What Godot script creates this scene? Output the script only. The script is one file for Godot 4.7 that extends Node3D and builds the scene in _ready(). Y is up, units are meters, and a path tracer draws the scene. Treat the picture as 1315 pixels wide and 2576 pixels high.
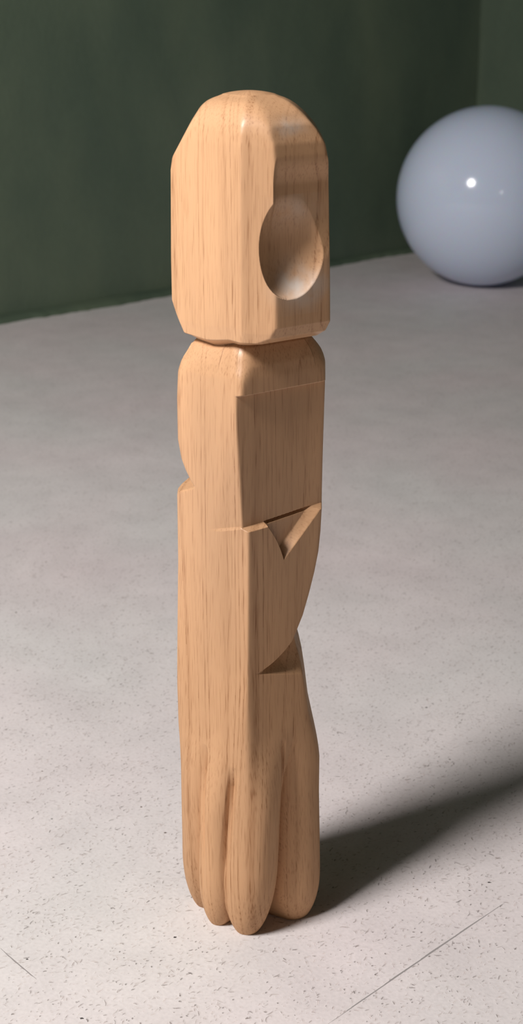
extends Node3D

# ---------------------------------------------------------------- helpers
func mat(name_: String, col: Color, rough: float) -> StandardMaterial3D:
	var m := StandardMaterial3D.new()
	m.resource_name = name_
	m.albedo_color = col
	m.roughness = rough
	return m

func put(o: Node3D, called: String, parent: Node = self) -> Node3D:
	o.name = called
	parent.add_child(o, true)
	return o

func mesh_node(called: String, mesh: Mesh, m: Material, parent: Node = self) -> MeshInstance3D:
	var o := MeshInstance3D.new()
	o.mesh = mesh
	o.material_override = m
	put(o, called, parent)
	return o

func tag(o: Node, label: String, category := "", group := "", kind := "") -> void:
	if label: o.set_meta("label", label)
	if category: o.set_meta("category", category)
	if group: o.set_meta("group", group)
	if kind: o.set_meta("kind", kind)

func arr_mesh(v: PackedVector3Array, n: PackedVector3Array, uv: PackedVector2Array, idx: PackedInt32Array, col := PackedColorArray()) -> ArrayMesh:
	var a := []
	a.resize(Mesh.ARRAY_MAX)
	a[Mesh.ARRAY_VERTEX] = v
	a[Mesh.ARRAY_NORMAL] = n
	if uv.size(): a[Mesh.ARRAY_TEX_UV] = uv
	if col.size(): a[Mesh.ARRAY_COLOR] = col
	a[Mesh.ARRAY_INDEX] = idx
	var m := ArrayMesh.new()
	m.add_surface_from_arrays(Mesh.PRIMITIVE_TRIANGLES, a)
	return m

# a surface of revolution; profile = [radius, height] from bottom to top
func lathe(profile: Array, seg: int) -> ArrayMesh:
	var st := SurfaceTool.new()
	st.begin(Mesh.PRIMITIVE_TRIANGLES)
	st.set_smooth_group(0)
	for i in profile.size() - 1:
		for j in seg:
			var a0 := TAU * j / seg
			var a1 := TAU * (j + 1) / seg
			var p: Array[Vector3] = []
			for q in [[i, a0], [i, a1], [i + 1, a1], [i + 1, a0]]:
				var pr: Array = profile[q[0]]
				p.append(Vector3(pr[0] * sin(q[1]), pr[1], pr[0] * cos(q[1])))
			for k in [0, 2, 1, 0, 3, 2]:
				st.add_vertex(p[k])
	st.index()
	st.generate_normals()
	return st.commit()

func noise(seed_: int, freq: float, oct := 3) -> FastNoiseLite:
	var n := FastNoiseLite.new()
	n.seed = seed_
	n.noise_type = FastNoiseLite.TYPE_SIMPLEX_SMOOTH
	n.frequency = freq
	n.fractal_octaves = oct
	return n

# piecewise cubic (monotone-ish) table look-up into a dense array, one entry per photo-row unit
const V0 := 230
const V1 := 2290
func table(pts: Array, smooth := false) -> PackedFloat32Array:
	var out := PackedFloat32Array()
	out.resize(V1 - V0 + 1)
	var k := 0
	for i in out.size():
		var v := float(V0 + i)
		while k < pts.size() - 2 and v >= pts[k + 1][0]:
			k += 1
		var a: Array = pts[k]
		var b: Array = pts[k + 1]
		var t := clampf((v - a[0]) / maxf(1e-4, b[0] - a[0]), 0.0, 1.0)
		if smooth:
			t = t * t * (3.0 - 2.0 * t)
		out[i] = lerpf(a[1], b[1], t)
	# soften the bends at the crown and the shoulder
	var soft := out.duplicate()
	for i in out.size():
		var v := V0 + i
		var rad := 0
		if v < 415: rad = mini(6, i)
		elif v > 855 and v < 945: rad = 6
		if rad > 0:
			var sum := 0.0
			for k2 in range(i - rad, i + rad + 1): sum += out[clampi(k2, 6, out.size() - 1)]
			soft[i] = sum / (2 * rad + 1)
	return soft

# ---------------------------------------------------------------- the place
const CORNER := Vector3(0.2346, 0.0, -1.5813)           # where the two green walls meet the floor
var room := Transform3D(Basis(Vector3(0.7659, 0, -0.6429), Vector3.UP, Vector3(0.6429, 0, 0.7659)).orthonormalized(), CORNER)

const CAM_H := 0.27859                                   # camera height above the floor
const PITCH := 21.0
const FOCAL := 3500.0 / 2576.0                           # focal length in frame heights
const AXIS := Vector3(-0.0032, 0.0, -0.37105)            # the figurine's upright axis

func _ready() -> void:
	# --- camera
	var cam := Camera3D.new()
	cam.name = "camera"
	add_child(cam)
	cam.position = Vector3(0, CAM_H, 0)
	cam.rotation_degrees = Vector3(-PITCH, 0, 0)
	var att := CameraAttributesPhysical.new()
	att.frustum_focal_length = 24.0 * FOCAL
	att.frustum_focus_distance = 0.40
	att.frustum_near = 0.01
	att.frustum_far = 50.0
	att.exposure_aperture = 19.0
	cam.attributes = att
	cam.fov = rad_to_deg(2.0 * atan(0.5 / FOCAL))
	cam.near = 0.01
	cam.far = 50.0
	cam.current = true
	# --- environment: a closed room, no sky light gets in
	var env := Environment.new()
	env.background_mode = Environment.BG_COLOR
	env.background_color = Color(0.02, 0.02, 0.02)
	env.tonemap_mode = Environment.TONE_MAPPER_LINEAR
	env.tonemap_exposure = 1.0
	env.sdfgi_enabled = true
	env.ssao_enabled = true
	env.ssil_enabled = true
	var we := WorldEnvironment.new()
	we.name = "environment"
	we.environment = env
	add_child(we)
	# --- two unseen lamps outside the frame, kind and place chosen for their light
	unseen_lamp("unseen_lamp", Vector3(-0.49, 0.75, -0.02), 0.105, 1.10, Color(1.0, 0.98, 0.975), "unseen round bulb under an added dark shade, lights the scene from the left", true)
	unseen_lamp("unseen_lamp", Vector3(0.80, 0.75, 1.40), 0.010, 0.08, Color(1.0, 0.97, 0.95), "unseen smaller bulb behind the camera, placed for the second glint on the ball")

	build_room()
	build_figurine()
	build_ball()

func unseen_lamp(called: String, at: Vector3, radius: float, energy: float, col: Color, label: String, shade := false) -> void:
	var root := Node3D.new()
	put(root, called)
	root.position = at
	tag(root, label, "lamp")
	var pr := []
	for i in 21:
		var a := PI * i / 20.0
		pr.append([maxf(0.0001, radius * sin(a)), -radius * cos(a)])
	var g := mat("lamp_glass", Color(1, 1, 1), 0.5)
	g.emission_enabled = true
	g.emission = col
	g.emission_energy_multiplier = 2.0
	mesh_node("bulb", lathe(pr, 40), g, root)
	var dark := mat("black_plastic", Color(0.06, 0.06, 0.06), 0.5)
	mesh_node("socket", lathe([[0.0001, radius * 0.95], [0.013, radius * 0.95], [0.016, radius + 0.006], [0.016, radius + 0.035], [0.008, radius + 0.045], [0.0001, radius + 0.046]], 32), dark, root)
	mesh_node("cord", lathe([[0.0001, radius + 0.044], [0.0025, radius + 0.044], [0.0025, 2.4 - at.y - 0.03], [0.03, 2.4 - at.y - 0.028], [0.035, 2.4 - at.y - 0.0005], [0.0001, 2.4 - at.y - 0.0005]], 16), dark, root)
	if shade:
		# added opaque shade, keeps the lamp's light off the ceiling and upper walls
		var tin := mat("added_shade_metal", Color(0.12, 0.12, 0.12), 0.6)
		mesh_node("added_lamp_shade", lathe([[0.017, radius + 0.02], [0.12, radius + 0.004], [0.24, 0.045], [0.337, -0.04], [0.34, -0.038], [0.242, 0.05], [0.121, radius + 0.009], [0.017, radius + 0.025]], 64), tin, root)
	var l := OmniLight3D.new()
	l.name = "glow"
	l.light_color = col
	l.light_energy = energy
	l.light_size = radius
	l.omni_range = 12.0
	l.omni_attenuation = 2.0
	l.shadow_enabled = true
	root.add_child(l)

# ---------------------------------------------------------------- room shell
# a slab whose front (+z local) face is a gently uneven grid
func uneven_slab(w: float, h: float, thick: float, nx: int, ny: int, amp: float, seed_: int) -> ArrayMesh:
	var nz := noise(seed_, 3.0)
	var nf := noise(seed_ + 5, 18.0)
	var v := PackedVector3Array()
	var n := PackedVector3Array()
	var uv := PackedVector2Array()
	var idx := PackedInt32Array()
	var hz := func(x: float, y: float) -> float: return -amp * (1.0 + nz.get_noise_2d(x, y)) * 0.5 - amp * 0.12 * nf.get_noise_2d(x, y)
	for j in ny + 1:
		for i in nx + 1:
			var x := -0.02 + (w + 0.04) * i / nx
			var y := -0.02 + (h + 0.04) * j / ny
			v.append(Vector3(x, y, hz.call(x, y)))
			var e := 0.004
			n.append(Vector3((hz.call(x - e, y) - hz.call(x + e, y)) / (2 * e), (hz.call(x, y - e) - hz.call(x, y + e)) / (2 * e), 1.0).normalized())
			uv.append(Vector2(x, y))
	for j in ny:
		for i in nx:
			var a := j * (nx + 1) + i
			idx.append_array(PackedInt32Array([a, a + nx + 1, a + 1, a + 1, a + nx + 1, a + nx + 2]))
	# back and edges
	var box := [Vector3(0, 0, -thick), Vector3(w, 0, -thick), Vector3(w, h, -thick), Vector3(0, h, -thick), Vector3(0, 0, -amp * 0.5), Vector3(w, 0, -amp * 0.5), Vector3(w, h, -amp * 0.5), Vector3(0, h, -amp * 0.5)]
	for f in [[0, 1, 2, 3, Vector3(0, 0, -1)], [0, 3, 7, 4, Vector3(-1, 0, 0)], [1, 5, 6, 2, Vector3(1, 0, 0)], [3, 2, 6, 7, Vector3(0, 1, 0)], [0, 4, 5, 1, Vector3(0, -1, 0)]]:
		var s := v.size()
		for k in 4:
			v.append(box[f[k]])
			n.append(f[4])
			uv.append(Vector2.ZERO)
		idx.append_array(PackedInt32Array([s, s + 1, s + 2, s, s + 2, s + 3]))
	return arr_mesh(v, n, uv, idx)

func wall_material() -> StandardMaterial3D:
	var m := mat("dark_green_paint", Color(1, 1, 1), 0.45)
	var rng := RandomNumberGenerator.new()
	rng.seed = 77
	var size := 512
	var big := noise(31, 0.008, 4)
	var fine := noise(32, 0.25, 2)
	var im := Image.create(size, size, false, Image.FORMAT_RGB8)
	var hm := Image.create(size, size, false, Image.FORMAT_L8)
	var base := Color(0.338, 0.392, 0.326)
	for y in size:
		for x in size:
			var t := big.get_noise_2d(x, y * 0.45)
			var f := fine.get_noise_2d(x, y * 0.4)
			var k := 1.0 + 0.16 * t + 0.025 * f
			im.set_pixel(x, y, Color(base.r * k * (1.0 + 0.05 * t), base.g * k, base.b * k * (1.0 - 0.03 * t)))
			hm.set_pixel(x, y, Color.from_hsv(0, 0, clampf(0.5 + 0.25 * t + 0.2 * f, 0, 1)))
	for i in 40:     # little paint flecks
		var c := Vector2i(rng.randi_range(2, size - 3), rng.randi_range(2, size - 3))
		im.set_pixelv(c, Color(0.42, 0.45, 0.42))
	hm.bump_map_to_normal_map(1.2)
	m.albedo_texture = ImageTexture.create_from_image(im)
	m.normal_enabled = true
	m.normal_texture = ImageTexture.create_from_image(hm)
	m.normal_scale = 0.35
	m.uv1_triplanar = true
	m.uv1_scale = Vector3(1.6, 1.6, 1.6)
	return m

func build_room() -> void:
	var green := wall_material()
	var x0 := -2.8
	var z1 := 3.2
	var hgt := 2.4
	# floor
	var fl := mesh_node("floor", floor_mesh(x0, z1), floor_material())
	fl.transform = room
	tag(fl, "pale painted floor with fine dark flecks and hairline scratches", "", "", "structure")
	# left wall (the one behind the figurine)
	var wl := mesh_node("wall_left", uneven_slab(2.8, hgt, 0.12, 140, 120, 0.004, 3), green)
	wl.transform = room * Transform3D(Basis(), Vector3(x0, 0, 0))
	tag(wl, "dark green painted wall behind the figurine", "", "", "structure")
	# right wall, facing -x of the room
	var wr := mesh_node("wall_right", uneven_slab(z1, hgt, 0.12, 140, 120, 0.004, 8), green)
	wr.transform = room * Transform3D(Basis(Vector3(0, 0, 1), Vector3.UP, Vector3(-1, 0, 0)), Vector3.ZERO)
	tag(wr, "dark green painted wall right of the corner", "", "", "structure")
	var wb := mesh_node("wall_back", uneven_slab(2.8, hgt, 0.12, 40, 40, 0.004, 12), green)  # out of view, helps close the room to outside light
	wb.transform = room * Transform3D(Basis(Vector3(-1, 0, 0), Vector3.UP, Vector3(0, 0, -1)), Vector3(0, 0, z1))
	tag(wb, "unseen dark green wall behind the camera, closing the room", "", "", "structure")
	var wn := mesh_node("wall_near", uneven_slab(z1, hgt, 0.12, 40, 40, 0.004, 15), green)  # also out of view, shuts the room on this side
	wn.transform = room * Transform3D(Basis(Vector3(0, 0, -1), Vector3.UP, Vector3(1, 0, 0)), Vector3(x0, 0, z1))
	tag(wn, "unseen dark green wall left of the camera, closing the room", "", "", "structure")
	var ce := mesh_node("ceiling", uneven_slab(2.8, z1, 0.12, 20, 20, 0.003, 18), mat("ceiling_paint", Color(0.12, 0.13, 0.12), 0.9))  # out of view, kept dark so little light bounces back
	ce.transform = room * Transform3D(Basis(Vector3(1, 0, 0), Vector3(0, 0, 1), Vector3(0, -1, 0)), Vector3(x0, hgt, 0))
	tag(ce, "unseen dark ceiling, kept dark to limit bounced light", "", "", "structure")
	# green paint run over onto the floor along the two walls
	var st1 := mesh_node("trim_1", paint_foot(2.8, 21), green)
	st1.transform = room * Transform3D(Basis(), Vector3(-2.8, 0, 0))
	tag(st1, "uneven foot of green paint run over the floor along the wall behind the figurine", "", "", "structure")
	var st2 := mesh_node("trim_2", paint_foot(z1, 22), green)
	st2.transform = room * Transform3D(Basis(Vector3(0, 0, 1), Vector3.UP, Vector3(-1, 0, 0)), Vector3.ZERO)
	tag(st2, "uneven foot of green paint run over the floor along the right wall", "", "", "structure")
	floor_marks(fl)

func paint_foot(w: float, seed_: int) -> ArrayMesh:
	var nz := noise(seed_, 9.0, 3)
	var nw := noise(seed_ + 3, 2.2, 2)
	var st := SurfaceTool.new()
	st.begin(Mesh.PRIMITIVE_TRIANGLES)
	st.set_smooth_group(0)
	var n := 700
	var prof := func(i: int) -> Array:
		var x := w * i / n
		var reach := 0.020 + 0.010 * nw.get_noise_1d(x) + 0.007 * nz.get_noise_1d(x) + 0.004 * nz.get_noise_1d(x * 7.0)
		# towards the room's corner the painted foot gets narrower
		reach *= 0.45 + 0.75 * clampf((w - x) / 0.7, 0, 1) if seed_ == 21 else 0.7
		return [Vector3(x, 0.0035, -0.006), Vector3(x, 0.0042, 0.001), Vector3(x, 0.0035, reach * 0.4), Vector3(x, 0.0016, reach * 0.85), Vector3(x, -0.002, reach)]
	var prev: Array = prof.call(0)
	for i in range(1, n + 1):
		var cur: Array = prof.call(i)
		for k in 4:
			for p in [prev[k], cur[k], cur[k + 1], prev[k], cur[k + 1], prev[k + 1]]:
				st.add_vertex(p)
		prev = cur
	st.index()
	st.generate_normals()
	return st.commit()

func floor_mesh(x0: float, z1: float) -> ArrayMesh:
	var nx := 280
	var nz := 320
	var v := PackedVector3Array()
	var n := PackedVector3Array()
	var uv := PackedVector2Array()
	var col := PackedColorArray()
	var idx := PackedInt32Array()
	var big := noise(51, 3.2, 4)
	var mid := noise(52, 14.0, 3)
	var hue := noise(53, 7.0, 2)
	for j in nz + 1:
		for i in nx + 1:
			var x := x0 - 0.02 + (0.04 - x0) * i / nx
			var z := -0.02 + (z1 + 0.04) * j / nz
			v.append(Vector3(x, 0, z))
			n.append(Vector3.UP)
			uv.append(Vector2(x, z) / 0.20)
			var k := 1.0 + 0.055 * big.get_noise_2d(x, z) + 0.04 * mid.get_noise_2d(x, z)
			var h := 0.03 * hue.get_noise_2d(x, z)
			# faint random variation of tone and hue over the whole floor
			col.append(Color(k * (1.0 + h) * 0.95, k * (1.0 - h * 0.7) * 0.95, k * (1.0 - h * 0.3) * 0.95))
	for j in nz:
		for i in nx:
			var a := j * (nx + 1) + i
			idx.append_array(PackedInt32Array([a, a + 1, a + nx + 1, a + 1, a + nx + 2, a + nx + 1]))
	var b := [Vector3(x0, 0, 0), Vector3(0, 0, 0), Vector3(0, 0, z1), Vector3(x0, 0, z1), Vector3(x0, -0.1, 0), Vector3(0, -0.1, 0), Vector3(0, -0.1, z1), Vector3(x0, -0.1, z1)]
	for f in [[4, 7, 6, 5, Vector3.DOWN], [0, 4, 5, 1, Vector3.FORWARD], [1, 5, 6, 2, Vector3.RIGHT], [2, 6, 7, 3, Vector3.BACK], [3, 7, 4, 0, Vector3.LEFT]]:
		var s := v.size()
		for k in 4:
			v.append(b[f[k]])
			n.append(f[4])
			uv.append(Vector2.ZERO)
			col.append(Color(0.9, 0.9, 0.9))
		idx.append_array(PackedInt32Array([s, s + 1, s + 2, s, s + 2, s + 3]))
	return arr_mesh(v, n, uv, idx, col)

func floor_material() -> StandardMaterial3D:
	var size := 2048
	var rng := RandomNumberGenerator.new()
	rng.seed = 4211
	var base := Color8(220, 213, 211)
	var alb := PackedByteArray()
	alb.resize(size * size * 3)
	var hgt := PackedByteArray()
	hgt.resize(size * size)
	hgt.fill(150)
	# cloudy base, from native noise images
	var nl := noise(61, 0.012, 5)
	var ni := nl.get_seamless_image(size / 4, size / 4)
	ni.resize(size, size, Image.INTERPOLATE_BILINEAR)
	ni.convert(Image.FORMAT_L8)
	var nb := ni.get_data()
	var nf := noise(62, 0.11, 3).get_seamless_image(size / 2, size / 2)
	nf.resize(size, size, Image.INTERPOLATE_BILINEAR)
	nf.convert(Image.FORMAT_L8)
	var fb := nf.get_data()
	for i in size * size:
		var k := 1.0 + (nb[i] - 128) * 0.0002 + (fb[i] - 128) * 0.00022
		var o := i * 3
		alb[o] = int(minf(255, base.r8 * k))
		alb[o + 1] = int(minf(255, base.g8 * k))
		alb[o + 2] = int(minf(255, base.b8 * k))
		hgt[i] = 150 + (fb[i] - 128) / 7
	# short wriggling pits left by the roller, each a groove with a raised lip, dirt in the groove
	for s in 12000:
		var p := Vector2(rng.randf() * size, rng.randf() * size)
		var a := rng.randfn(0.0, 0.55)
		var ln := int(clampf(absf(rng.randfn(6, 5)), 2, 30))
		var strong := clampf(absf(rng.randfn(0.0, 0.42)), 0.08, 1.2)
		var wid := 1.7 + rng.randf() * 1.6
		if rng.randf() < 0.08:
			ln = rng.randi_range(1, 4)
			strong = 1.2
			wid = 2.0 + rng.randf() * 1.6
		var turn := rng.randfn(0.0, 0.05)
		for q in ln:
			p += Vector2(cos(a), sin(a)) * 1.5
			a += turn + rng.randfn(0.0, 0.12)
			var r := int(ceil(wid)) + 2
			var w := wid * (0.5 + 0.5 * sin(PI * (q + 0.7) / (ln + 0.4)))
			for dy in range(-r, r + 1):
				for dx in range(-r, r + 1):
					var d := Vector2(dx, dy).length()
					var ix := posmod(int(p.x) + dx, size)
					var iy := posmod(int(p.y) + dy, size)
					var at := iy * size + ix
					if d <= w:
						var dark := 1.0 - (0.16 * strong) * (1.0 - d / (w + 0.5))
						alb[at * 3] = int(alb[at * 3] * dark)
						alb[at * 3 + 1] = int(alb[at * 3 + 1] * (dark - 0.004))
						alb[at * 3 + 2] = int(alb[at * 3 + 2] * (dark - 0.006))
						hgt[at] = maxi(40, int(hgt[at] - 34.0 * strong * (1.0 - d / (w + 0.5))))
					elif d <= w + 1.8:
						hgt[at] = mini(200, int(hgt[at] + 5))
	var im := Image.create_from_data(size, size, false, Image.FORMAT_RGB8, alb)
	var hm := Image.create_from_data(size, size, false, Image.FORMAT_L8, hgt)
	hm.bump_map_to_normal_map(4.0)
	var m := mat("pale_floor_paint", Color(1, 1, 1), 0.62)
	m.albedo_texture = ImageTexture.create_from_image(im)
	m.normal_enabled = true
	m.normal_texture = ImageTexture.create_from_image(hm)
	m.normal_scale = 1.0
	m.vertex_color_use_as_albedo = true
	m.metallic_specular = 0.35
	return m

# small separate marks: scratches and crumbs lying on the floor
func floor_marks(fl: Node3D) -> void:
	var inv := room.affine_inverse()
	var dark := mat("scratch_dirt", Color(0.60, 0.58, 0.57), 0.8)
	var lines := [
		[Vector3(0.0787, 0, -0.3741), Vector3(0.0185, 0, -0.3182), 0.00005, 0.0006],
		[Vector3(-0.0803, 0, -0.3515), Vector3(-0.0671, 0, -0.3369), 0.00006, 0.0004]]
	for l in lines:
		var st := SurfaceTool.new()
		st.begin(Mesh.PRIMITIVE_TRIANGLES)
		var a: Vector3 = l[0]
		var b: Vector3 = l[1]
		var side := (b - a).cross(Vector3.UP).normalized()
		var n := 40
		var ring := func(i: int) -> Array:
			var t := float(i) / n
			var w: float = l[2] * (0.35 + 0.65 * minf(1.0, t * 4.0)) * (1.0 if t < 0.97 else 0.6)
			var c: Vector3 = a.lerp(b, t) + side * (l[3] * sin(t * 4.2) * 0.5 + 0.00012 * sin(t * 31.0))
			return [c - side * w, c + Vector3(0, 0.00002, 0), c + side * w]
		var prev: Array = ring.call(0)
		for i in range(1, n + 1):
			var cur: Array = ring.call(i)
			for k in 2:
				for p in [prev[k], cur[k + 1], cur[k], prev[k], prev[k + 1], cur[k + 1]]:
					st.add_vertex(inv * (p as Vector3) + Vector3(0, 0.00002, 0))
		st.generate_normals()
		var o := mesh_node("scratch", st.commit(), dark, fl)
		tag(o, "thin dark hairline scratch in the floor paint")
	# specks
	var rng := RandomNumberGenerator.new()
	rng.seed = 9
	# x, z and size of each
	var spots := [[-0.0336, -0.4133, 1.6], [-0.0268, -0.3566, 1.3], [0.0751, -0.3847, 1.6], [0.0680, -0.3804, 1.1], [0.0675, -0.5026, 1.5], [0.0718, -0.4622, 1.0], [0.0729, -0.4588, 0.9], [0.1010, -0.5009, 1.0], [-0.0825, -0.4537, 1.0], [-0.0432, -0.4295, 1.2], [-0.0743, -0.4219, 1.0], [-0.0712, -0.3463, 1.2], [0.0509, -0.3808, 1.0], [0.0504, -0.3869, 0.8], [0.0671, -0.4608, 0.7], [-0.0515, -0.3205, 1.6], [0.0923, -0.4440, 0.9], [-0.0347, -0.5076, 0.8], [0.0218, -0.4194, 0.7]]
	var browns := [mat("dark_crumb", Color(0.24, 0.22, 0.21), 0.8), mat("brown_crumb", Color(0.36, 0.29, 0.25), 0.8)]
	for s in spots:
		var c := Vector3(s[0], 0, s[1])
		var st := SurfaceTool.new()
		st.begin(Mesh.PRIMITIVE_TRIANGLES)
		st.set_smooth_group(0)
		var rad: float = 0.00042 * s[2]
		var rr: Array[float] = []
		for k in 9:
			rr.append(rad * rng.randf_range(0.55, 1.25))
		var sq := rng.randf_range(0.45, 0.9)
		for k in 9:
			var a0 := TAU * k / 9
			var a1 := TAU * ((k + 1) % 9) / 9
			var p0 := c + Vector3(cos(a0) * rr[k], 0.00001, sin(a0) * rr[k] * sq)
			var p1 := c + Vector3(cos(a1) * rr[(k + 1) % 9], 0.00001, sin(a1) * rr[(k + 1) % 9] * sq)
			var top := c + Vector3(0, rad * 0.45, 0)
			for p in [top, p0, p1]:
				st.add_vertex(inv * p)
		st.generate_normals()
		mesh_node("speck", st.commit(), browns[rng.randi() % 2], fl)

# ---------------------------------------------------------------- the milky ball
func build_ball() -> void:
	var r := 0.0838
	var m := mat("milky_gloss", Color(0.86, 0.905, 1.0), 0.12)
	m.subsurf_scatter_enabled = true
	m.subsurf_scatter_strength = 0.5
	m.backlight_enabled = true
	m.backlight = Color(0.48, 0.5, 0.58)
	var sp := SphereMesh.new()
	sp.radius = r
	sp.height = 2 * r
	sp.radial_segments = 128
	sp.rings = 64
	var b := mesh_node("ball", sp, m)
	b.position = Vector3(0.2127, r, -1.346)
	tag(b, "glossy milky white ball resting on the floor near the wall corner", "ball")

# ---------------------------------------------------------------- the carved figurine
const HEAD_V := 840.0
var rows_v := PackedFloat32Array()

func row_y(v: float) -> float:
	return CAM_H + AXIS.z * tan(deg_to_rad(PITCH) + atan((v - 1288.0) / 3500.0))

func row_scale(v: float) -> float:
	var y := row_y(v)
	return (-AXIS.z * cos(deg_to_rad(PITCH)) + (CAM_H - y) * sin(deg_to_rad(PITCH))) / 3500.0

func sstep(a: float, b: float, x: float) -> float:
	var t := clampf((x - a) / (b - a), 0.0, 1.0)
	return t * t * (3.0 - 2.0 * t)

func build_figurine() -> void:
	# ---- facets of the head: azimuth (0 = towards the camera, + = to the right) and distance per row
	var hp := [
		[-90.0, [[236, 60], [241, 80], [253, 106], [270, 124], [311, 149], [401, 197], [434, 202], [666, 201], [757, 199], [826, 165], [836, 148], [841, 140], [870, 140]]],
		[-50.0, [[236, 42], [244, 66], [256, 86], [270, 99], [285, 108], [300, 114.5], [320, 119], [350, 121.5], [410, 122], [790, 122], [824, 119.5], [832, 106], [841, 90], [870, 90]]],
		[-8.0, [[236, 55], [243, 88], [254, 117], [268, 137], [284, 150], [300, 158], [320, 163], [350, 165.5], [410, 166], [800, 166], [824, 163], [832, 140], [841, 112], [870, 112]]],
		[34.0, [[236, 50], [243, 84], [254, 116], [272, 143], [300, 166], [345, 179], [400, 182.5], [786, 182.5], [812, 172], [830, 140], [841, 90], [870, 90]]],
		[90.0, [[236, 60], [242, 82], [250, 100], [264, 120], [282, 140], [315, 168], [350, 188], [392, 196], [525, 198], [700, 199], [790, 199], [812, 188], [836, 162], [841, 150], [870, 150]]],
		[135.0, [[236, 55], [260, 120], [300, 170], [350, 190], [780, 190], [835, 140], [846, 140]]],
		[180.0, [[236, 50], [260, 110], [300, 155], [350, 170], [780, 170], [835, 130], [846, 130]]],
		[-135.0, [[236, 55], [260, 115], [300, 160], [380, 190], [780, 190], [835, 140], [846, 140]]]]
	# ---- facets of the body
	var bp := [
		[-90.0, [[836, 140], [841, 140], [848, 146], [866, 156], [896, 174], [930, 182], [1007, 184], [1110, 182], [1155, 173], [1180, 162], [1200, 150], [1212, 140], [1219, 146], [1236, 176], [1244, 184], [1252, 185], [1419, 183], [1733, 187], [1834, 186], [1951, 181], [2135, 173], [2290, 168]]],
		[-45.0, [[836, 90], [841, 90], [847, 101], [862, 110], [882, 117.5], [915, 123], [960, 124], [1300, 123], [1700, 123], [1900, 124], [2290, 124]]],
		[-29.0, [[836, 104], [841, 104], [847, 116], [862, 127], [882, 135], [915, 141], [1000, 140], [1296, 118], [1300, 122], [1640, 122], [1760, 126], [1900, 130], [2290, 130]]],
		[34.0, [[836, 84], [841, 84], [847, 94], [866, 103], [890, 110], [920, 112.5], [956, 112.5], [960, 98], [1100, 97], [1278, 94], [1282, 112], [1450, 111], [1640, 109], [1750, 111], [1900, 116], [2290, 118]]],
		[90.0, [[836, 150], [841, 150], [847, 160], [868, 176], [888, 187], [910, 191], [970, 190], [1020, 188], [1155, 184], [1268, 181], [1330, 177], [1381, 171], [1430, 160], [1480, 146], [1530, 130], [1578, 108], [1590, 108], [1612, 113], [1640, 122], [1672, 130], [1715, 137], [1775, 145], [1800, 151], [1867, 166], [1910, 176], [1968, 179], [2085, 176], [2168, 170], [2290, 163]]],
		[135.0, [[836, 130], [880, 165], [930, 175], [2290, 170]]],
		[180.0, [[836, 115], [880, 145], [930, 150], [2290, 150]]],
		[-135.0, [[836, 130], [880, 160], [930, 168], [2290, 165]]]]
	var ht: Array[PackedFloat32Array] = []
	var bt: Array[PackedFloat32Array] = []
	for p in hp: ht.append(table(p[1]))
	for p in bp: bt.append(table(p[1]))
	# ---- columns: dense on the side that faces the room
	var phi := PackedFloat32Array()
	var a := -105.0
	while a < 115.0:
		phi.append(a)
		a += 0.46
	var back0 := a
	for i in 90:
		phi.append(back0 + (255.0 - back0) * i / 90.0)
	var NC := phi.size()
	var sn := PackedFloat32Array(); var cs := PackedFloat32Array()
	var hc: Array[PackedFloat32Array] = []
	var bc: Array[PackedFloat32Array] = []
	for p in hp: hc.append(PackedFloat32Array())
	for p in bp: bc.append(PackedFloat32Array())
	var sC := PackedFloat32Array()
	var sB := PackedFloat32Array(); var cB := PackedFloat32Array()
	for c in NC:
		var r := deg_to_rad(phi[c])
		sn.append(sin(r)); cs.append(cos(r))
		sC.append(sin(r + deg_to_rad(29.0)))
		sB.append(sin(r - deg_to_rad(34.0))); cB.append(cos(r - deg_to_rad(34.0)))
		for i in hp.size(): hc[i].append(maxf(0.0, cos(r - deg_to_rad(hp[i][0]))))
		for i in bp.size(): bc[i].append(maxf(0.0, cos(r - deg_to_rad(bp[i][0]))))
	# ---- rows
	rows_v.clear()
	var rv := 236.0
	while rv < 2284.5:
		rows_v.append(rv)
		rv += 0.9 if (rv > 1262.0 and rv < 1385.0) or (rv > 1572.0 and rv < 1690.0) else 2.0
	rows_v.append(2285.0)
	var NR := rows_v.size()
	# lobes at the foot: centre x, z, radius, row where its round end begins, width left at the very end
	var lobes := [[-10.0, 76.0, 69.0, 2120.0, 0.42], [-80.0, 46.0, 53.0, 2150.0, 0.42], [-112.0, -30.0, 60.0, 2150.0, 0.5], [102.0, 4.0, 70.0, 2185.0, 0.6], [55.0, -88.0, 66.0, 2170.0, 0.5], [-40.0, -100.0, 66.0, 2170.0, 0.5]]
	# start row, end row, azimuth at start, further down, depth, half width (degrees), fading
	var cuts := [[1840.0, 2240.0, -60.0, -55.0, 20.0, 5.5, 1.0], [1866.0, 2240.0, -18.0, -29.0, 20.0, 7.0, 1.0], [1815.0, 2160.0, 44.0, 46.0, 15.0, 4.0, 1.0]]
	var V := PackedVector3Array()
	var PART := PackedByteArray()
	V.resize(NR * NC)
	PART.resize(NR * NC)
	var wob := noise(71, 14.0, 2)
	var tool_marks := noise(72, 45.0, 2)
	for j in NR:
		var v := rows_v[j]
		var vi := clampi(int(v) - V0, 0, V1 - V0 - 1)
		var vf := v - floorf(v)
		var head_row := v < HEAD_V
		var near_neck := v > 720.0 and v < 990.0
		var neck_w := sstep(720.0, 815.0, v) * (1.0 - sstep(890.0, 990.0, v))
		var tt := ht if head_row else bt
		var cc := hc if head_row else bc
		var np := tt.size()
		var d := PackedFloat32Array()
		for i in np: d.append(lerpf(tt[i][vi], tt[i][vi + 1], vf))
		var pw := 90.0 if head_row else 60.0
		if v < 420.0: pw = lerpf(26.0, 90.0, sstep(270.0, 340.0, v))
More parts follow.
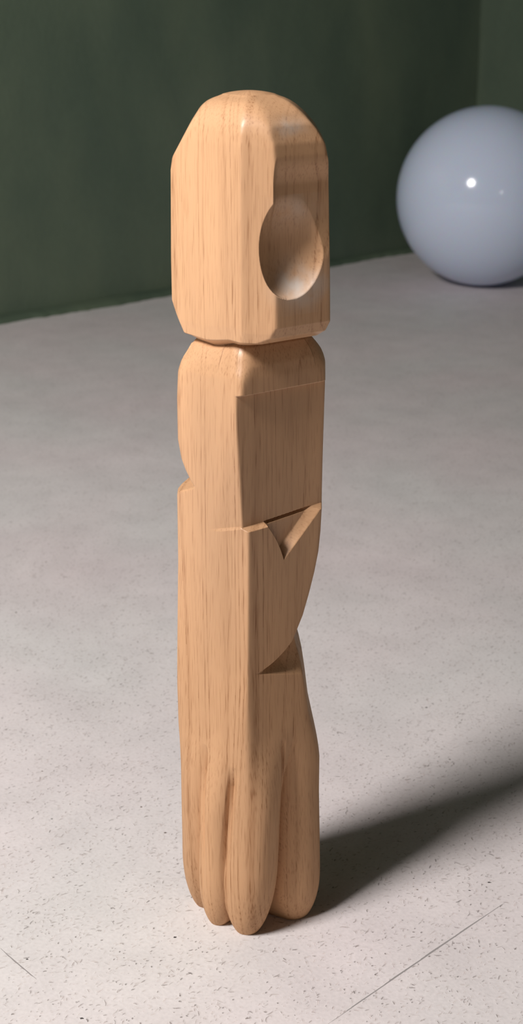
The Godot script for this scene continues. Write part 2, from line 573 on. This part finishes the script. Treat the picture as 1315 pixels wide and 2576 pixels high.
		if v > 840.0: pw = lerpf(10.0, 60.0, sstep(880.0, 1010.0, v))
		if v > 1620.0: pw = lerpf(60.0, 22.0, sstep(1620.0, 1800.0, v))
		var m := row_scale(v)
		var y := row_y(v)
		# lobes of this row
		var tw := deg_to_rad(13.0) * clampf((2285.0 - v) / 390.0, 0.0, 1.1)
		var blend := sstep(1790.0, 2010.0, v)
		var lb: Array[Vector3] = []
		if blend > 0.0:
			for l in lobes:
				var k := 1.0
				if v > l[3]:
					var t: float = (v - l[3]) / (2285.0 - l[3])
					k = maxf(l[4], sqrt(maxf(0.0, 1.0 - t * t * (1.0 - l[4] * l[4]))))
				var ct := cos(tw); var s_t := sin(tw)
				lb.append(Vector3(l[0] * ct + l[1] * s_t, -l[0] * s_t + l[1] * ct, l[2] * k))
		# eye hollow and the scoop above it, cut by two ellipsoids, in the right face's own axes
		var hk := 1.0 - pow((v - 594.0) / 126.0, 2.0)
		for c in NC:
			var s := 0.0
			var mx := 0.0
			var head := head_row
			if near_neck:
				# the neck groove sits a little lower on the left side of the block
				var vv := v - 17.0 * neck_w * clampf((-sn[c] - 0.35) / 0.55, 0.0, 1.0)
				head = vv < HEAD_V
				tt = ht if head else bt
				cc = hc if head else bc
				var vk := clampi(int(vv) - V0, 0, V1 - V0 - 1)
				for i in np: d[i] = lerpf(tt[i][vk], tt[i][vk + 1], vv - floorf(vv))
			for i in np:
				var q: float = cc[i][c] / d[i]
				if not head and i == 2 and v > 1240.0 and v < 1400.0 and cc[2][c] > 0.3:
					# the stop cut runs on over the narrow front facet
					var sc: float = 120.0 * sC[c] / cc[2][c]
					var vs := 1295.0 - (sc + 21.0) * 0.263
					q = cc[2][c] / lerpf(140.0 - 22.0 * (minf(v, 1300.0) - 1000.0) / 296.0, 122.0, clampf((v - vs) / 7.0, 0.0, 1.0))
				if not head and i == 3 and cB[c] > 0.25:
					# carving of the right face: v-shaped pocket, wedge under the belly
					var sx: float = 105.0 * sB[c] / cB[c]
					var di := d[i]
					if v > 1240.0 and v < 1400.0:
						var vl := 1280.0 - (sx + 25.0) * (0.07 if sx > -25.0 else 0.03)
						var up := 97.0 - 3.0 * (v - 1100.0) / 178.0
						di = lerpf(up, 112.0 - (v - 1282.0) / 168.0, clampf((v - vl) / 7.0, 0.0, 1.0))
						if v > vl - 2.0:
							# pocket: inside the triangle (-25,1280) (135,1269) (24,1378)
							var e1 := ((sx + 25.0) * 98.0 - (v - 1280.0) * 49.0) / 109.6
							var e2 := -((sx - 135.0) * 109.0 + (v - 1269.0) * 111.0) / 155.6
							e1 -= 5.0 * sin(clampf((v - 1280.0) / 98.0, 0.0, 1.0) * PI)
							var dp := minf(clampf(e1 / 5.0, 0.0, 1.0), clampf(e2 / 10.0, 0.0, 1.0))
							var deep := 18.0 + 10.0 * clampf((v - 1290.0) / 80.0, 0.0, 1.0)
							di -= deep * dp
					elif v > 1560.0 and v < 1700.0:
						var vl2 := 1637.0 - (sx + 56.0) * 0.527 + 13.0 * maxf(0.0, 1.0 - pow(sx / 56.0, 2.0))
						var vw := 1640.0 + (sx + 56.0) * 0.26
						if sx > -56.0 and v > vl2:
							var g := minf(58.0, 0.62 * (sx + 56.0))
							di -= g * clampf((v - vl2) / 7.0, 0.0, 1.0) * clampf((vw - v) / (vw - vl2), 0.0, 1.0)
					q = cc[i][c] / di
				if q > mx:
					s = s * pow(mx / q, pw) + 1.0 if mx > 0.0 else 1.0
					mx = q
				elif q > mx * 0.86:
					s += pow(q / mx, pw)
			var r := 1.0 / (mx * pow(s, 1.0 / pw))
			var part := 0 if head else 1 if v < 1640.0 else 9
			if head:
				if v > 350.0 and v < 730.0 and cB[c] > 0.35:
					var sx2: float = 172.0 * sB[c] / cB[c]
					# broad shallow scoop under the brow
					var dep := 19.0 * sstep(372.0, 450.0, v) * (1.0 - sstep(520.0, 640.0, v)) * sstep(-52.0, -32.0, sx2)
					var eye := 0.0
					if hk > 0.0:
						var hw := 92.0 * sqrt(hk)
						var t := (sx2 - 2.0 + hw) / (2.0 * hw)
						if t > 0.0 and t < 1.0:
							eye = 66.0 * pow(hk, 1.15 if v < 594.0 else 0.6) * pow(t, 0.42) * pow(1.0 - t, 0.7) * 1.65
					var rc: float = (d[3] - sqrt(dep * dep + eye * eye)) / cB[c]
					if (dep > 0.0 or eye > 0.0) and rc < r:
						r = rc
						if eye > 4.0: part = 2
			elif blend > 0.0:
				var best := 50.0
				var who := 0
				for i in lb.size():
					var l := lb[i]
					var b: float = sn[c] * l.x + cs[c] * l.y
					var ds := l.z * l.z - (l.x * l.x + l.y * l.y - b * b)
					if ds > 0.0:
						var e := b + sqrt(ds)
						if e > best:
							best = e
							who = i
				r = lerpf(r, best, blend)
				# knife cuts that open the gaps between the lobes
				for g in cuts:
					if v > g[0] and v < g[1]:
						var gt: float = (v - g[0]) / (g[1] - g[0])
						var ga: float = lerpf(g[2], g[3], minf(1.0, gt * 1.6))
						var gd: float = absf(phi[c] - ga)
						if gd < g[5]:
							r -= g[4] * (1.0 - gd / g[5]) * minf(1.0, gt * 7.0) * (1.0 - gt * g[6])
				if v > 2000.0:
					part = 3 + who
			# slight unevenness of hand carving
			var px: float = sn[c] * r * m; var pz: float = cs[c] * r * m
			var un := 1.0 + 0.006 * wob.get_noise_3d(px * 2.0, y, pz * 2.0) + 0.0022 * tool_marks.get_noise_3d(px, y * 0.4, pz)
			V[j * NC + c] = Vector3(px * un, y, pz * un)
			PART[j * NC + c] = part
	# ---- normals
	var N := PackedVector3Array()
	N.resize(NR * NC)
	for j in NR:
		var ju := maxi(0, j - 1) * NC
		var jd := mini(NR - 1, j + 1) * NC
		for c in NC:
			var cl := c - 1 if c > 0 else NC - 1
			var cr := c + 1 if c < NC - 1 else 0
			var du := V[j * NC + cr] - V[j * NC + cl]
			var dv := V[jd + c] - V[ju + c]
			N[j * NC + c] = dv.cross(du).normalized()
	# ---- split into parts
	var names := ["head", "body", "eye_hollow", "foot_lobe", "foot_lobe", "foot_lobe", "foot_lobe", "foot_lobe", "foot_lobe", "lower_trunk"]
	var remap: Array[PackedInt32Array] = []
	var pv: Array[PackedVector3Array] = []
	var pn: Array[PackedVector3Array] = []
	var pu: Array[PackedVector2Array] = []
	var pi_: Array[PackedInt32Array] = []
	for k in names.size():
		var rm := PackedInt32Array()
		rm.resize(NR * (NC + 1))
		rm.fill(-1)
		remap.append(rm)
		pv.append(PackedVector3Array()); pn.append(PackedVector3Array()); pu.append(PackedVector2Array()); pi_.append(PackedInt32Array())
	var quad := PackedInt32Array([0, 0, 0, 0])
	for j in NR - 1:
		for c in NC:
			var k := PART[j * NC + c]
			if k >= 3 and k < 9: k = PART[(j + 1) * NC + c]
			for q in 4:
				var jj := j + (1 if q >= 2 else 0)
				var cx := c + (1 if q == 1 or q == 2 else 0)
				var key := jj * (NC + 1) + cx
				var got := remap[k][key]
				if got < 0:
					got = pv[k].size()
					remap[k][key] = got
					var src := jj * NC + (cx if cx < NC else 0)
					pv[k].append(V[src])
					pn[k].append(N[src])
					pu[k].append(Vector2(float(cx) / NC, (rows_v[jj] - 236.0) / 2049.0))
				quad[q] = got
			pi_[k].append(quad[0]); pi_[k].append(quad[1]); pi_[k].append(quad[2])
			pi_[k].append(quad[0]); pi_[k].append(quad[2]); pi_[k].append(quad[3])
	# caps: a low dome on the head, a flat sole under the lobes
	for cap in 2:
		var j := 0 if cap == 0 else NR - 1
		var k := 0 if cap == 0 else 3
		var rings := 14
		var start := pv[k].size()
		for g in rings + 1:
			var f := 1.0 - float(g) / rings
			for c in NC + 1:
				var p := V[j * NC + (c if c < NC else 0)]
				var lift := 0.0009 * (1.0 - f * f) if cap == 0 else 0.0
				pv[k].append(Vector3(p.x * f, p.y + lift, p.z * f))
				pn[k].append((Vector3(p.x * f * 6.0, 0.1, p.z * f * 6.0)).normalized() if cap == 0 else Vector3.DOWN)
				pu[k].append(Vector2(float(c) / NC, 0.012 * (1.0 - g / float(rings)) if cap == 0 else 1.0))
		for g in rings:
			for c in NC:
				var i0 := start + g * (NC + 1) + c
				var i1 := i0 + NC + 1
				if cap == 0:
					pi_[k].append_array(PackedInt32Array([i0, i1, i1 + 1, i0, i1 + 1, i0 + 1]))
				else:
					pi_[k].append_array(PackedInt32Array([i0, i1 + 1, i1, i0, i0 + 1, i1 + 1]))
	var wood := wood_material(V, NR, NC, phi)
	var root := Node3D.new()
	put(root, "carved_figurine")
	root.position = AXIS
	tag(root, "varnished light wooden carved post figurine standing upright, with blocky head, hollow eye and lobed foot", "figurine")
	var head_node: MeshInstance3D
	for k in names.size():
		if pi_[k].is_empty(): continue
		var parent: Node = root if k != 2 else head_node
		var o := mesh_node(names[k], arr_mesh(pv[k], pn[k], pu[k], pi_[k]), wood, parent)
		if k == 0: head_node = o
		if k == 2: tag(o, "deep oval hollow scooped out of the head, whitish at its lower rim")

func wood_material(V: PackedVector3Array, NR: int, NC: int, phi: PackedFloat32Array) -> StandardMaterial3D:
	var W := 1024
	var H := 2048
	var warp := noise(81, 22.0, 2)
	var fib := noise(82, 1.0, 2)
	var spacing := noise(85, 0.31, 2)
	var tone := noise(83, 30.0, 3)
	var dust := noise(84, 160.0, 3)
	var data := PackedByteArray()
	data.resize(W * H * 3)
	var hd := PackedByteArray()
	hd.resize(W * H)
	var light := Vector3(0.575, 0.335, 0.178)
	var dark := Vector3(0.27, 0.115, 0.042)
	var grey := Vector3(0.60, 0.52, 0.45)
	var j := 0
	for y in H:
		var v := 236.0 + 2049.0 * y / (H - 1)
		while j < NR - 1 and rows_v[j + 1] <= v: j += 1
		for x in W:
			var c := mini(NC - 1, int(float(x) / W * NC))
			var p := V[j * NC + c]
			# growth rings: tilted sheets through the block
			var q := (p.x * 0.975 + p.z * 0.22) * 370.0 + 1.1 * warp.get_noise_3d(p.x * 1.6, p.y * 0.22, p.z * 1.6) + p.y * 2.0
			q += 1.5 * spacing.get_noise_1d(q)
			var fr := q - floorf(q)
			var each := 0.55 + 0.75 * spacing.get_noise_2d(floorf(q) * 7.3, 40.0 + p.y * 9.0)
			var ring := (maxf(0.0, 1.0 - fr * 3.4) + 0.3 * maxf(0.0, (fr - 0.75) * 4.0)) * clampf(each * 1.5, 0.1, 1.2)
			# fibres and pores, long in y
			var f := fib.get_noise_3d(p.x * 2100.0, p.y * 70.0, p.z * 2100.0)
			var k := ring * (0.30 + 0.55 * maxf(0.0, f + 0.25)) + maxf(0.0, f - 0.17) * 0.9
			k = clampf(k, 0.0, 1.0)
			var t := tone.get_noise_3d(p.x, p.y * 0.2, p.z)
			var col := light.lerp(dark, k * 0.86) * (1.0 + 0.22 * t)
			var hh := 0.6 - 0.25 * k
			# dusty wear in the hollow and on the crown
			if v < 760.0:
				var ph := phi[c]
				if v > 470.0 and ph > -20.0 and ph < 80.0:
					var e := pow((ph - 44.0) / 20.0, 2.0) + pow((v - 692.0) / 48.0, 2.0)
					var e2 := pow((ph - 44.0) / 22.0, 2.0) + pow((v - 505.0) / 40.0, 2.0)
					var wgt := maxf(exp(-e * 1.2) * 0.95, exp(-e2 * 1.2) * 0.35) * clampf(0.75 + 0.9 * dust.get_noise_3d(p.x, p.y, p.z), 0.0, 1.0)
					col = col.lerp(grey, wgt)
				var e3 := pow((ph - 36.0) / 14.0, 2.0) + pow((v - 305.0) / 24.0, 2.0)
				if e3 < 4.0:
					col = col.lerp(grey, exp(-e3) * 0.6 * clampf(0.6 + dust.get_noise_3d(p.x, p.y, p.z) * 1.2, 0.0, 1.0))
			var o := (y * W + x) * 3
			data[o] = int(255.0 * pow(clampf(col.x, 0, 1), 0.4545))
			data[o + 1] = int(255.0 * pow(clampf(col.y, 0, 1), 0.4545))
			data[o + 2] = int(255.0 * pow(clampf(col.z, 0, 1), 0.4545))
			hd[y * W + x] = int(255.0 * hh)
	var m := mat("varnished_wood", Color(1, 1, 1), 0.45)
	m.albedo_texture = ImageTexture.create_from_image(Image.create_from_data(W, H, false, Image.FORMAT_RGB8, data))
	var hm := Image.create_from_data(W, H, false, Image.FORMAT_L8, hd)
	hm.bump_map_to_normal_map(2.0)
	m.texture_repeat = false
	# varnish: glossy on the head and shoulders, worn off further down
	var gloss := Image.create(4, 256, false, Image.FORMAT_L8)
	var rough := Image.create(4, 256, false, Image.FORMAT_L8)
	for y in 256:
		var worn := sstep(1200.0, 1750.0, 236.0 + 2049.0 * y / 255.0)
		for x in 4:
			gloss.set_pixel(x, y, Color.from_hsv(0, 0, lerpf(1.0, 0.04, worn)))
			rough.set_pixel(x, y, Color.from_hsv(0, 0, lerpf(0.44, 0.64, worn)))
	m.roughness = 1.0
	m.roughness_texture = ImageTexture.create_from_image(rough)
	m.clearcoat_texture = ImageTexture.create_from_image(gloss)
	m.normal_enabled = true
	m.normal_texture = ImageTexture.create_from_image(hm)
	m.normal_scale = 0.45
	m.clearcoat_enabled = true
	m.metallic_specular = 0.3
	m.clearcoat = 0.6
	m.clearcoat_roughness = 0.4
	return m
